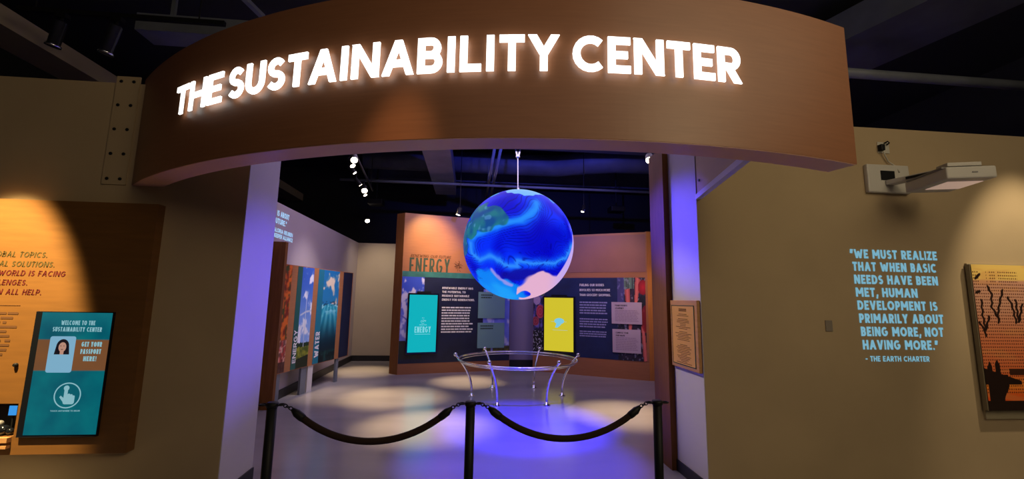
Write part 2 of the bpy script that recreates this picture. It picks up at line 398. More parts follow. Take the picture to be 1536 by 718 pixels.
# ================================================================== HEADER SIGN
hd = thing('entrance_sign', 'wide curved wooden header sign with glowing white letters over the entrance', 'sign', (.2, 2.1, 2.387))
A0, A1 = -45.2, 15.8
ZB, ZT = 2.387, 3.275
mb = MB().slab(SH, A0, A1, ZB, ZT, -.17, 0, 72); mb.build('curved_board', mat('reddish header veneer', (.27, .112, .052), .42, noisy=.07, nscale=3.2, stretch=(1.2, 1.2, 22), bump=.01), hd)
mb = MB().slab(SH, A0 + .2, A1 - .1, ZB - .004, ZB, -.165, -.003, 72); mb.build('soffit_strip', mat('bounce lightened soffit veneer', (.72, .40, .26), .45, noisy=.05, nscale=3), hd)  # underside coloured paler than the board to stand in for bounced light
KA = math.degrees(1 / HR)
def sign_word(t, a0, a1):
    z0, hgt, gap = 2.742, .203, .10
    def put(c, x, wd):
        m = MB(); glyph(m, c, x, wd, SH, a0, z0, hgt, .20 if t != 'THE' else .18, KA, .024, .034, 0)
        m.build('letter', 'glow', hd, fixn=True)
    m = MB(); wsum = sum(G[c][0] for c in t)
    text(None, t, SH, a0, z0, hgt, width=a1 - a0, ka=KA, gap=gap, each=put)
GI = G['I']; G['I'] = (.235, GI[1])
sign_word('THE', -35.1, -29.2)
sign_word('SUSTAINABILITY', -28.5, -5.35)
sign_word('CENTER', -4.55, 6.1)
G['I'] = GI
# bolted plate at the left end and bracket at the right end
bp = thing('mounting_plate', 'pale bolted mounting plate on the wall at the left end of the sign', 'plate', (-2.79, YF, 2.38))
mb = MB().box(-2.875, -2.70, YF - .012, YF, 2.385, 3.278); mb.build('plate', 'wall', bp)
for z in (3.235, 3.034, 2.833, 2.632, 2.43):
    for x in (-2.838, -2.744):
        MB().lathe((x, YF - .012, z), [(.013, 0), (.013, .004), (.008, .007)], 10, (0, -1, 0)).build('bolt', 'blk', bp)
br = thing('support_bracket', 'pale support bracket behind the right end of the wooden sign', 'bracket', (1.9, 3.0, 2.4))
pa = Vector((1.99, 3.56)); pb = Vector((1.72, 2.42)); dd = (pb - pa).normalized(); nn = Vector((-dd.y, dd.x))
if nn.x > 0: nn = -nn
def quad2(z0, z1, t0, t1):
    return MB().hexa([(*(pa + nn * t0), z0), (*(pb + nn * t0), z0), (*(pb + nn * t1), z0), (*(pa + nn * t1), z0), (*(pa + nn * t0), z1), (*(pb + nn * t0), z1), (*(pb + nn * t1), z1), (*(pa + nn * t1), z1)])
quad2(2.50, 3.15, -.05, .0).build('web_plate', 'wall', br)
quad2(2.455, 2.50, -.03, .015).build('bottom_flange', 'jamb', br)
MB().lathe((1.955, 3.45, 2.60), [(.012, 0), (.012, .01)], 8, (-1, 0, 0)).build('bolt', 'blk', br)

# ================================================================== GLOBE
GC = Vector((.80, 7.2, 2.475)); GR = .93
n_ = Vector((-.11, -.985, -.127)).normalized(); r_ = Vector((-n_.y, n_.x, 0)).normalized() ; r_ = r_ if r_.x > 0 else -r_; u_ = r_.cross(-n_)
u_ = u_ if u_.z > 0 else -u_
def curved(u, v, pts):
    return min(segd(u, v, pts[i], pts[i + 1]) for i in range(len(pts) - 1))
BAND1 = [(-.80, -.10), (-.80, .05), (-.72, .17), (-.52, .24), (-.36, .27), (-.2, .33), (.04, .40), (.18, .50), (.25, .58), (.29, .68)]
BAND2 = [(-.80, .02), (-.80, -.15), (-.66, -.24), (-.50, -.20), (-.37, -.21), (-.20, -.31), (0, -.36), (.03, -.27), (.2, -.30), (.40, -.29), (.60, -.32), (.80, -.23), (.93, 0)]
def earth(p):
    q = Vector(p).normalized(); u, v, w_ = q.dot(r_), q.dot(u_), q.dot(n_)
    k = Vector((u, v, w_)); wx = noise.noise(k * 2.2) ; wy = noise.noise(k * 2.2 + Vector((7, 3, 1)))
    k2 = k + Vector((wx, wy, 0)) * .25
    fx = noise.noise(k2 * 7) * .025; fy = noise.noise(k2 * 7 + Vector((3, 9, 4))) * .025
    U, V = u + wx * .05 + fx, v + wy * .05 + fy
    sw = noise.noise(k2 * 2.6 + Vector((5, 5, 5)))
    col = mix((3, 8, 205), (6, 46, 250), .45 + 1.3 * sw)
    edge = 1.0
    if w_ > -.05:
        col = mix(col, (5, 8, 198), ss(.62, .15, math.hypot((U - .38) / 1.15, (V - .08) / .7)) * .85)
        d1 = curved(U, V, BAND1); wd = .17 + .12 * ss(-.1, .25, U); col = mix(col, (6, 90, 250), ss(wd, .0, d1) * .95); col = mix(col, (40, 150, 255), ss(wd * .5, .0, d1) * .85)
        d2 = curved(U, V, BAND2); below = V < -.2; col = mix(col, (14, 96, 250), ss(.15, .0, d2) * .95); col = mix(col, (60, 155, 255), ss(.065, 0, d2) * .7)
        col = mix(col, (16, 12, 150), ss(1.0, .5, math.hypot((U - .10) / .55, (V + .50) / .13)) * .8)
        e = max(0, 1.0 * math.hypot((U + .25) / .46, (V + .80 + .55 * (U + .25)) / .30) + noise.noise(k * 5 + Vector((4, 4, 4))) * .35); col = mix(col, (8, 130, 246), ss(1.08, .86, e)); col = mix(col, (30, 170, 250), ss(.8, .2, e) * .7)
        e = min(segd(U, V, (-.45, -.40), (-.30, -.56)), segd(U, V, (-.30, -.56), (-.10, -.68))); col = mix(col, (165, 150, 235), ss(.045, .01, e) * .85)
        e = math.hypot((U + .56) / .36, (V - .44) / .22); e2 = math.hypot((U + .97) / .11, (V - .0) / .34); e3 = math.hypot((U + .86) / .16, (V - .26) / .16)
        land = ss(1.02, .9, min(e, e2, e3) + noise.noise(k * 6) * .35)
        g = mix((16, 78, 140), (34, 120, 130), .5 + 1.2 * noise.noise(k * 7)); g = mix(g, (110, 170, 215), ss(.25, .5, noise.noise(k * 10 + Vector((1, 1, 1)))) * .5)
        col = mix(col, g, land * .95)
        e = math.hypot((U - .10) / .30, (V - .95) / .12) + noise.noise(k * 9) * .5; col = mix(col, (120, 185, 250), ss(1.08, .98, e))
        e = min(segd(U, V, (-.50, .86), (-.38, .92)), segd(U, V, (.50, .86), (.62, .78))); col = mix(col, (60, 170, 225), ss(.025, .008, e))
        e = math.hypot((U - .50) / .50, (V + .82) / .33) + noise.noise(k * 4 + Vector((8, 1, 4))) * .22 + ss(.14, .04, math.hypot(U - .14, V + .86)) * .5; pk = ss(1.08, .96, e) * (1 if U > .0 else 0)
        lim = ss(.955 - .12 * ss(.25, -.5, v), .975 - .12 * ss(.25, -.5, v), math.hypot(u, v)) * (1 if u > .3 else 0) * ss(.24, .16, v) * ss(.55, .75, u - v * .3)
        pk = max(pk, lim)
        col = mix(col, mix((228, 176, 208), (196, 170, 240), ss(.45, .85, u)), pk)
    dl = curved(u + wx * .05, v + wy * .05, BAND1) if w_ > -.05 else 9
    ln = dl * 17 + wx * 3 + noise.noise(k * 3) * 1.5 if dl < .5 else noise.noise(k2 * 2.4 + Vector((2, 2, 2))) * 12 + .25 * noise.noise(k2 * 6)
    f = abs(ln - round(ln)); act = (ss(.03, .10, dl) * ss(.5, .3, dl) if dl < .5 else .7) * ss(-.5, -.1, noise.noise(k * 1.5 + Vector((9, 2, 4))))
    if col[2] > 150 and col[0] < 40 and col[1] < 130: col = mix(col, (2, 4, 125), ss(.16, .0, f) * .8 * act)
    return col
gl = thing('hanging_globe', 'large glowing blue earth globe hanging over the metal ring rail', 'globe', tuple(GC))
mb = MB(); mb.ball(GC, GR, 500, 300); mb.c = [lin(earth(Vector(p) - GC)) for p in mb.v]
gs = mb.build('sphere', 'attrE', gl, smooth=True)
MB().tube([(.78, 7.2, GC.z + GR - .01), (.77, 7.2, 3.985)], .008, 8).build('suspension_cable', 'steel', gl)
MB().lathe((.785, 7.2, GC.z + GR - .01), [(.06, 0), (.05, .02), (.02, .03), (.02, .06)], 16).build('top_fitting', 'steel', gl)
hb = thing('hoist_bracket', 'steel hoist bracket on the ceiling holding the globe cable', 'bracket', (.77, 7.2, 4.0))
MB().box(.68, .86, 7.1, 7.3, 4.62, 5.2).build('hoist_body', 'duct', hb)
for s in (-1, 1): MB().tube([(.77 + s * .09, 7.2, 4.66), (.77 + s * .07, 7.2, 4.3), (.77 + s * .01, 7.2, 4.02)], .014, 8).build('strut', 'steel', hb)
MB().ball((.77, 7.2, 4.02), .035).build('shackle', 'steel', hb, True)

# ================================================================== RING RAIL
RC = (.82, 7.22); RH = .585; RR = .97
rl = thing('ring_rail', 'round chrome guard rail on curved legs on the floor below the globe', 'railing', (RC[0], RC[1], 0))
MB().tube([(RC[0] + RR * math.cos(a), RC[1] + RR * math.sin(a), RH) for a in [2 * PI * i / 72 for i in range(72)]], .016, 10, closed=True).build('rail', 'chrome', rl, True)
MB().tube([(RC[0] + (RR - .035) * math.cos(a), RC[1] + (RR - .035) * math.sin(a), RH - .035) for a in [2 * PI * i / 72 for i in range(72)]], .008, 8, closed=True).build('inner_rail', 'chrome', rl, True)
for k in range(6):
    a = math.radians(60 * k) + (math.radians(0)); ca, sa = math.cos(a), math.sin(a)
    pts = []
    for i in range(13):
        t = i / 12; r = .74 + .275 * (1 - math.cos(t * PI / 2)) ** 1.35 ; pts.append((RC[0] + r * ca, RC[1] + r * sa, .01 + (RH + .05) * t))
    lg = MB().tube(pts, [.020 - .003 * i / 12 for i in range(13)], 10).build('leg', 'chrome', rl, True)
    MB().lathe((RC[0] + .74 * ca, RC[1] + .74 * sa, 0), [(.055, 0), (.055, .006), (.026, .02), (.022, .05)], 16).build('foot', 'chrome', lg, True)
    MB().ball((pts[-1][0], pts[-1][1], pts[-1][2] + .005), .032).build('knob', 'chrome', lg, True)

# ================================================================== STANCHIONS AND ROPES
PY = 2.57; PZ = .97
def stanchion(x, label):
    t = thing('stanchion', label, 'stanchion', (x, PY, 0), 'black rope stanchions in front of the entrance')
    MB().lathe((x, PY, 0), [(.17, 0), (.17, .012), (.15, .022), (.04, .035), (.028, .06)], 28).build('base', 'blk', t, True)
    MB().lathe((x, PY, .03), [(.026, 0), (.026, PZ - .05)], 18).build('pole', 'blk', t, True)
    MB().lathe((x, PY, PZ - .025), [(.03, 0), (.033, .008), (.033, .018), (.026, .026)], 18).build('cap', 'blk', t, True)
    for s in (-1, 1):
        MB().tube([(x + s * (.048 + .018 * math.cos(a)), PY + .018 * math.sin(a), PZ - .012) for a in [2 * PI * i / 12 for i in range(12)]], .0045, 6, closed=True).build('ring', 'blk', t, True)
    return t
PX = [-1.055, .025, 1.131]
for x, l in zip(PX, ['leftmost black rope stanchion in front of the entrance', 'middle black rope stanchion between the two ropes', 'rightmost black rope stanchion in front of the entrance']): stanchion(x, l)
def rope(x0, x1, sag, label):
    t = thing('barrier_rope', label, 'rope', ((x0 + x1) / 2, PY, PZ), 'sagging barrier ropes')
    xa, xb = x0 + .105, x1 - .105
    def pt(u):
        return (xa + (xb - xa) * u, PY, PZ - .035 - sag * (1 - (2 * u - 1) ** 2) * (1 + .12 * (2 * u - 1) ** 2))
    MB().tube([pt(.03 + .94 * i / 40) for i in range(41)], .0185, 12).build('rope_body', 'rope', t, True)
    for e, us in ((0, [0, .03, .06, .075]), (1, [1, .97, .94, .925])):
        MB().tube([pt(u) for u in us], [.010, .022, .022, .020], 12).build('end_cap', 'blk', t, True)
        q = Vector(pt(e)); s = 1 if e else -1; p2 = Vector(((x1 - .062) if e else (x0 + .062), PY, PZ - .015))
        for i in range(3):
            c = q.lerp(p2, (i + .5) / 3); rr = (p2 - q).length / 3 * .75
            ax = (p2 - q).normalized(); ay = Vector((0, 1, 0)) if i % 2 else ax.cross(Vector((0, 1, 0)))
            MB().tube([c + ax * rr * .9 * math.cos(b) + ay * .009 * math.sin(b) for b in [2 * PI * j / 10 for j in range(10)]], .003, 6, closed=True).build('chain_link', 'blk', t, True)
rope(PX[0], PX[1], .175, 'dark barrier rope hanging between the left and middle stanchions')
rope(PX[1], PX[2], .175, 'dark barrier rope hanging between the middle and right stanchions')

# ================================================================== LEFT INFORMATION PANEL
YP = 3.48; S1 = SW(YP)
def k1(x, z): return (x * YP / 3.56, H + (z - H) * YP / 3.56)
pn = thing('information_panel', 'large orange wooden information panel on the left wall', 'panel', (-3.6, YF, .42))
nx1, nz0, nz1 = -3.134, .547, .766; nx0 = -3.9
mb = MB(); px0, px1, pz0, pz1 = -5.2, -2.393, .425, 2.227
mb.box(px0, px1, YP, YF - .001, nz1, pz1).box(px0, px1, YP, YF - .001, pz0, nz0).box(nx1, px1, YP, YF - .001, nz0, nz1).box(px0, nx0, YP, YF - .001, nz0, nz1)
mb.build('board', mat('amber veneer', (.17, .072, .016), .5, noisy=.10, nscale=3, stretch=(1.2, 1.2, 10)), pn)
MB().box(nx0, nx1, YF - .004, YF - .001, nz0, nz1).build('niche_back', 'base', pn)
MB().box(nx0 - .01, nx1 - .01, YP - .03, YP, nz0 - .035, nz0 - .003).build('niche_sill', 'woodl', pn)
MB().box(nx0 - .01, nx1 - .01, YP - .03, YP, nz0 - .075, nz0 - .055).build('niche_sill', 'woodl', pn)
for t, px, z, m, hgt in (('GLOBAL TOPICS.', 70, 1.797, 'inko', .040), ('LOCAL SOLUTIONS.', 82, 1.727, 'inko', .040), ('THE WORLD IS FACING', 99, 1.660, 'inkr', .040), ('CHALLENGES.', 49, 1.592, 'inkr', .040), ('WE CAN ALL HELP.', 70, 1.524, 'inkr', .040)):
    x = (-3.18 + (px - 70) * .00498) * YP / 3.56
    mb = MB(); text(mb, t, S1, x, z, hgt, wt=.17, gap=.16, align='r', slant=.18); mb.build('lettering', m, pn)
mb = MB().slab(S1, -4.4, -3.23, 1.445, 1.448, 0, .002); greek(mb, S1, -4.4, -3.21, 1.08, 1.40, 10, .002, ragged=.08); mb.build('body_text', 'inkb', pn)
MB().lathe((-3.19, YP, 1.03), [(.014, 0), (.014, .012), (.009, .02)], 12, (0, -1, 0)).build('button', 'blk', pn)
# niche contents
ph = thing('handheld_device', 'small device with lit blue screen in the dark niche at the left edge', 'device', (-3.2, YP, nz0))
MB().box(-3.235, -3.17, YP + .045, YP + .058, nz0 + .12, nz0 + .20).build('device_body', 'blk', ph, bevel=.004)
MB().box(-3.228, -3.178, YP + .042, YP + .045, nz0 + .13, nz0 + .195).build('device_screen', 'phone', ph)
MB().tube([(-3.2, YP + .05, nz0 + .12), (-3.2, YP + .05, nz0)], .006, 8).build('stem', 'blk', ph)
cd = thing('control_knobs', 'cluster of black round controls standing in the niche at the left edge', 'controls', (-3.25, YP, nz0))
for x, z, r in ((-3.23, .035, .035), (-3.30, .032, .032), (-3.185, .025, .024), (-3.26, .078, .022), (-3.37, .035, .035)):
    MB().ball((x, YP + .03, nz0 + z), r, 14, 8).build('control_ball', 'grey' if r < .023 else 'glass', cd, True)
# kiosk screen
ks = thing('touch_screen', 'teal upright touch screen with portrait card on the left information panel', 'screen', (-2.83, YP, .55))
sx0, sx1, sz0, sz1 = -3.055, -2.588, .560, 1.402
MB().box(sx0 - .045, sx1 + .004, YP - .022, YP, sz0 - .016, sz1 + .006).build('screen_frame', 'glass', ks, bevel=.003)
S2 = SW(YP - .022)
def kiosk(u, v):
    if .52 < v < .775:
        return mix((150, 92, 48), (120, 84, 60), .5 + fbm(u * 3, v * 5) * .3)
    c = mix((6, 92, 112), (12, 132, 138), .45 + .5 * fbm(u * 2.5, v * 4, 3)); return mix(c, (40, 140, 150), ss(.8, 1, v) * .4)
picture(S2, sx0, sx1, sz0, sz1, .002, 40, 90, kiosk).build('display', 'attrS', ks)
sw_, sh_ = sx1 - sx0, sz1 - sz0
X_ = lambda u: sx0 + sw_ * u
Z_ = lambda v: sz0 + sh_ * v
mb = MB(); text(mb, 'WELCOME TO THE', S2, X_(.53), Z_(.895), .032, width=.225, wt=.2, gap=.1, d1=.004, align='c')
text(mb, 'SUSTAINABILITY CENTER', S2, X_(.53), Z_(.84), .032, width=.325, wt=.2, gap=.1, d1=.004, align='c')
for t, v in (('GET YOUR', .715), ('PASSPORT', .655), ('HERE!', .595)): text(mb, t, S2, X_(.765), Z_(v), .034, wt=.24, gap=.1, d1=.004, align='c', width=.135 if t != 'HERE!' else .085)
text(mb, 'TOUCH ANYWHERE TO BEGIN', S2, X_(.53), Z_(.185), .010, wt=.2, gap=.1, d1=.004, align='c', width=.19)
mb.build('lettering', 'scrt', ks)
pc = MB()
def rrect(x0, x1, z0, z1, r, n=5):
    out = []
    for cx, cz, a in ((x1 - r, z1 - r, 0), (x0 + r, z1 - r, 90), (x0 + r, z0 + r, 180), (x1 - r, z0 + r, 270)):
        out += [(cx + r * math.cos(math.radians(a + 90 * i / n)), cz + r * math.sin(math.radians(a + 90 * i / n))) for i in range(n + 1)]
    return out
pc.poly(S2, rrect(X_(.17), X_(.53), Z_(.50), Z_(.80), .015), .0025, .004); card = pc.build('portrait_card', 'scrw', ks)
def oval(cx, cz, rx, rz, n=20, a0=0, a1=360): return [(cx + rx * math.cos(math.radians(a0 + (a1 - a0) * i / n)), cz + rz * math.sin(math.radians(a0 + (a1 - a0) * i / n))) for i in range(n)]
hx, hz = X_(.36), Z_(.715)
MB().poly(S2, oval(hx, hz, .042, .052), .0045, .005).poly(S2, [(hx - .042, hz), (hx - .05, hz - .055), (hx + .05, hz - .055), (hx + .042, hz)], .0045, .005).build('portrait_hair', 'hair', card)
MB().poly(S2, oval(hx, hz - .004, .025, .034), .0055, .006).poly(S2, [(hx - .012, hz - .03), (hx - .012, hz - .055), (hx + .012, hz - .055), (hx + .012, hz - .03)], .0052, .0056).build('portrait_face', 'skin', card)
mb = MB().poly(S2, oval(hx - .010, hz + .004, .004, .0022, 8), .0065, .007).poly(S2, oval(hx + .010, hz + .004, .004, .0022, 8), .0065, .007).poly(S2, [(hx - .009, hz - .018), (hx, hz - .023), (hx + .009, hz - .018)], .0065, .007)
mb.build('portrait_features', 'hair', card)
cx, cz = X_(.53), Z_(.315)
mb = MB(); ring = oval(cx, cz, .088, .088, 40); ri = oval(cx, cz, .080, .080, 40)
for i in range(40):
    j = (i + 1) % 40; mb.add([S2(*ring[i], .004), S2(*ring[j], .004), S2(*ri[j], .004), S2(*ri[i], .004)], [(0, 1, 2, 3)])
for dx, top, wd in ((-.012, .052, .011), (.008, .012, .010), (.025, .008, .009), (.040, .0, .008)):
    mb.poly(S2, rrect(cx + dx - wd, cx + dx + wd, cz - .03, cz + top, wd * .95), .003, .0045)
mb.poly(S2, rrect(cx - .024, cx + .048, cz - .06, cz - .012, .014), .003, .0045)
mb.poly(S2, [(cx - .024, cz - .045), (cx - .05, cz - .012), (cx - .043, cz - .002), (cx - .02, cz - .02)], .003, .0045)
mb.poly(S2, oval(cx - .012, cz + .05, .018, .018, 16), .003, .004)
mb.build('hand_icon', 'scrt', ks)

# ================================================================== RIGHT WALL
S0 = SW(YF)
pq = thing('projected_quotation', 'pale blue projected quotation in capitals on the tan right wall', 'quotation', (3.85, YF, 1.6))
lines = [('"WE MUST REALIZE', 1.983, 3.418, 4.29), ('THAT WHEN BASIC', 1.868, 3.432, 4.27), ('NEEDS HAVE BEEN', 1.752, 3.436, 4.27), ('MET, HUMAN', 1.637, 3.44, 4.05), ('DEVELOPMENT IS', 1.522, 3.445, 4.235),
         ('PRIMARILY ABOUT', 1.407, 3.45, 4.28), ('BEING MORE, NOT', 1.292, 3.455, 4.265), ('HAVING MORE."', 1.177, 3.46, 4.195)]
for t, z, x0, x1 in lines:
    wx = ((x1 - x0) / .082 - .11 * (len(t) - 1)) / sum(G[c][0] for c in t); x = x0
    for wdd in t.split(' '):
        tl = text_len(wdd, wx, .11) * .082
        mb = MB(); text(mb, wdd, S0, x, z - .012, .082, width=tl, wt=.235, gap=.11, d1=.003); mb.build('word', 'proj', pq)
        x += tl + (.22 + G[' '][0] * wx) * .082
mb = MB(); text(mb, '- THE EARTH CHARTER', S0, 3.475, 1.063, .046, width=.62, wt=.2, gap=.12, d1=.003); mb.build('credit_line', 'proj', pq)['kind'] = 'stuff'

sw = MB().box(3.119, 3.185, YF - .008, YF, 1.318, 1.414).build('wall_plate', mat('taupe plastic', (.24, .20, .16), .6), None, bevel=.003); tag(sw, 'small blank grey wall plate left of the projected quotation', 'wall plate')

# perforated sunset picture
pt_ = thing('perforated_picture', 'perforated metal picture of an orange sunset on the right wall', 'picture', (5.2, YF, .58))
fx0, fz0, fz1 = 4.552, .655, 1.938; YQ = 3.50; S3 = SW(YQ)
MB().box(4.566, 6.0, YF - .02, YF, .575, 1.95).build('backing_board', 'beam', pt_)
MB().box(fx0 - .005, 5.95, YQ + .006, YF - .02, fz0, fz1).build('frame', mat('dark bronze edge', (.20, .16, .10), .5), pt_)
TRE = [[(.28, .845), (.35, .797), (.317, .70), (.417, .626), (.42, .593)], [(.59, .82), (.5, .74), (.43, .66), (.42, .593)], [(.125, .748), (.11, .64), (.13, .56), (.115, .50)],
       [(.24, .634), (.14, .545)], [(.03, .593), (.12, .53)], [(.675, .77), (.74, .715), (.78, .593)], [(.83, .75), (.83, .60)], [(.95, .72), (.84, .60)], [(1.3, .8), (1.4, .6)], [(1.5, .78), (1.4, .6)], [(1.9, .8), (2.0, .55)], [(2.2, .75), (2.0, .55)], [(.05, .90), (.16, .93)], [(.04, .80), (.12, .81)]]
def sunset(u, v):
    U = u / .36
    c = mix((222, 84, 30), (214, 118, 74), ss(.05, .4, v)); c = mix(c, (205, 150, 124), ss(.4, .75, v)); c = mix(c, (238, 200, 110), ss(.88, .9, v))
    c = mix(c, (240, 150, 50), ss(.09, 0, abs(v - .17)) * .7)
    c = mix(c, (215, 150, 90), ss(.2, .6, fbm(u * 3, v * 14)) * .4)
    g = 0
    for pl in TRE:
        for a, b in zip(pl, pl[1:]): g = max(g, ss(.011, .006, segd(U * .4 + .004 * math.sin(v * 110), v, (a[0] * .4, a[1]), (b[0] * .4, b[1]))))
    m = U % 2.6
    if .04 < m < .16 and v < .33 - abs(m - .12) * .8: g = 1
    if .22 < m < .32 and v < .34 - abs(m - .27) * .6: g = 1
    if .04 < m < .46 - .12 * ss(.1, .0, v - .07) and v < .24: g = 1
    if m < .72 and .17 < v < .235 - (m - .4) * .12: g = 1
    if m >= .5 and .235 < v < .28 and fbm(U * 4, v * 3) > -.5: g = max(g, .85)
    if v < .065: g = 1
    c = mix(c, (34, 18, 12), g)
    if v < .955 and v > .10 and g < .5:
        cu = (u * 64) % 1 - .5; cv = (v * 46) % 1 - .5
        if math.hypot(cu * .85, cv * 1.1) < .26 and not (v > .87 and fbm(u * 9, 9) < -.02): c = mix(c, (70, 32, 20), .8)
    return c
picture(S3, fx0 + .004, 5.94, fz0, fz1, 0, 420, 300, sunset).build('perforated_sheet', mat('printed metal sheet', (.5, .5, .5), .45, attr='Col'), pt_)

# wall projector
pj = thing('wall_projector', 'white short throw projector on a wall arm above the quotation', 'projector', (3.85, YF, 2.7))
MB().box(3.63, 4.06, YF - .045, YF, 2.582, 2.852).build('wall_plate', 'white', pj, bevel=.012)
MB().box(3.76, 3.90, YF - .05, YF - .044, 2.70, 2.79).build('plate_opening', 'blk', pj)
ctr = Vector((3.905, 3.085, 2.584)); ay = Vector((.13, .43, 0)).normalized(); ax = Vector((ay.y, -ay.x, 0)); az = Vector((0, 0, 1))
MB().obox(ctr, ax, ay, az, .165, .235, .048).build('body', 'white', pj, bevel=.012)
MB().obox(ctr - az * .0485 - ay * .02 + ax * .02, ax, ay, az, .12, .12, .004).build('lens_cover', mat('glowing lens window', lin((205, 170, 150)), .3, emit=.55), pj)
MB().obox(ctr - ay * .237 + ax * .02, ax, ay, az, .018, .003, .004).build('badge', 'grey', pj)
MB().obox(ctr + az * .05 + ay * .0, ax, ay, az, .172, .20, .006).build('top_vent', 'grey', pj)
MB().obox(ctr + az * .082 - ay * .12, ax, ay, az, .115, .06, .016).build('top_cover', 'white', pj, bevel=.005)
a0, a1 = Vector((3.84, YF - .05, 2.675)), ctr - ay * .10 + az * .066
dr = (a1 - a0).normalized(); MB().obox((a0 + a1) / 2, dr, dr.cross(az), az, (a1 - a0).length / 2, .045, .022).build('arm', 'white', pj, bevel=.006)
MB().obox((a0 * .35 + a1 * .65) - Vector((.05, 0, 0)) , dr, dr.cross(az), az, (a1 - a0).length * .30, .006, .010).build('arm_slot', 'blk', pj)
ol = thing('cable_outlet', 'small wall outlet with black plug above the projector', 'outlet', (3.86, YF, 3.03))
MB().box(3.80, 3.92, YF - .008, YF, 2.975, 3.085).build('outlet_plate', 'ivory', ol, bevel=.003)
MB().box(3.795, 3.835, YF - .05, YF - .008, 2.99, 3.05).build('plug', 'blk', ol, bevel=.006)
MB().tube([(3.865, YF - .01, 3.07), (3.885, YF - .03, 3.085), (3.90, YF - .03, 3.07), (3.885, YF - .02, 3.055)], .007, 8).build('hook', 'blk', ol, True)
cb = MB().tube([(3.825, YF - .03, 3.0), (3.84, YF - .03, 2.95), (3.88, YF - .02, 2.89), (3.93, YF - .03, 2.85), (3.95, YF - .05, 2.78)], .006, 8).build('power_cable', 'ivory', None, True)
tag(cb, 'thin pale cable from the wall outlet down to the projector plate', 'cable')

# plaque on the right jamb
pl = thing('jamb_plaque', 'golden framed text plaque on the pale right side of the entrance', 'plaque', (XR, 3.85, .93))
y0, y1, z0, z1 = 3.575, 4.07, .955, 1.567
xf = XR - .006
MB().box(xf - .03, xf, y0, y1, z0, z1).build('board', 'woodl', pl, bevel=.004)
SP = lambda a, z, d: (xf - .03 - d, a, z)
MB().slab(SP, y0 + .045, y1 - .03, z0 + .03, z1 - .045, 0, .002).build('print', 'plaq', pl)
mb = MB()
for a0_, a1_, b0, b1 in ((y0 + .045, y1 - .03, z0 + .03, z0 + .037), (y0 + .045, y1 - .03, z1 - .052, z1 - .045), (y0 + .045, y0 + .055, z0 + .03, z1 - .045), (y1 - .036, y1 - .03, z0 + .03, z1 - .045)):
    mb.slab(SP, a0_, a1_, b0, b1, .002, .004)
mb.build('border_line', 'inkg', pl)
mb = MB(); r = random.Random(3); ym = (y0 + y1) / 2 + .005
for i in range(34):
    if i in (2, 5, 13, 20, 21): continue
    hw_ = (.05 if i < 3 else r.uniform(.05, .15)); z = z1 - .085 - i * .0145
    if i < 2: z -= 0; hw_ = .07
    mb.slab(SP, ym - hw_, ym + hw_, z, z + (.009 if i < 2 else .0045), .002, .003)
mb.build('body_text', 'inkb', pl)

# tall brown end panel beyond the right jamb and brown end board on the left
o = MB().box(1.925, 2.065, YB + .003, 4.42, 0, 3.12).build('wooden_post', 'woodd', None); tag(o, 'tall narrow brown wood panel standing behind the right side of the entrance', 'post')
o = MB().box(-2.98 + .15, -2.645, 6.42, 6.50, 0, 2.315).build('wooden_board', 'woodd', None); tag(o, 'brown wood board standing against the inner left wall', 'board')

# ================================================================== LEFT TOPIC DISPLAY
bk = thing('topic_display', 'row of topic pictures on wooden frame along the inner left wall', 'display', (-2.5, 7.8, 0))
ZL, ZH = .42, 2.015
MB().slab(SB, -.10, 1.0, ZL, ZH, -.05, 0).build('backboard', 'wood', bk)
def food(u, v):
    n = fbm(u * 4, v * 12, 1); c = mix((225, 110, 30), (120, 30, 14), ss(-.2, .4, n)); c = mix(c, (60, 70, 25), ss(.15, .3, fbm(u * 6, v * 8, 7)))
    if v < .3: c = mix((190, 70, 60), (225, 170, 150), ss(-.1, .2, fbm(u * 5, v * 20, 5))); c = mix(c, (60, 20, 20), ss(.1, -.2, fbm(u * 9, v * 16, 9)) * .6)
    if v < .1: c = mix(c, (40, 16, 14), .7)
    return c
picture(SB, -.10, .045, ZL + .01, ZH - .01, .003, 10, 120, food).build('food_picture', 'attr', bk)['label'] = 'orange and red food picture'
def wind(u, v):
    c = mix((130, 165, 225), (50, 95, 190), ss(.3, .95, v))
    c = mix(c, (225, 228, 240), ss(.0, .35, fbm(u * 2.2, v * 6, 2) + .35 * ss(.55, .25, v) - .12))
    if v < .22: c = mix((70, 84, 24), (150, 150, 40), .5 + fbm(u * 4, v * 20, 4)); 
    if v < .09 + .03 * u: c = (30, 36, 16)
    if abs(v - .225) < .02 + .012 * fbm(u * 8, 1): c = (28, 48, 26)
    if abs(u - .52) < .022 and .2 < v < .55: c = (190, 200, 220)
    for a, b in (((.52, .55), (.50, .75)), ((.52, .55), (.98, .56)), ((.52, .55), (.1, .52))):
        if segd(u, v * 3, (a[0], a[1] * 3), (b[0], b[1] * 3)) < .025: c = (190, 200, 220)
    return c
picture(SB, .178, .335, ZL + .01, ZH - .01, .003, 46, 150, wind).build('wind_turbine_picture', 'attr', bk)['label'] = 'blue sky picture with a wind turbine'
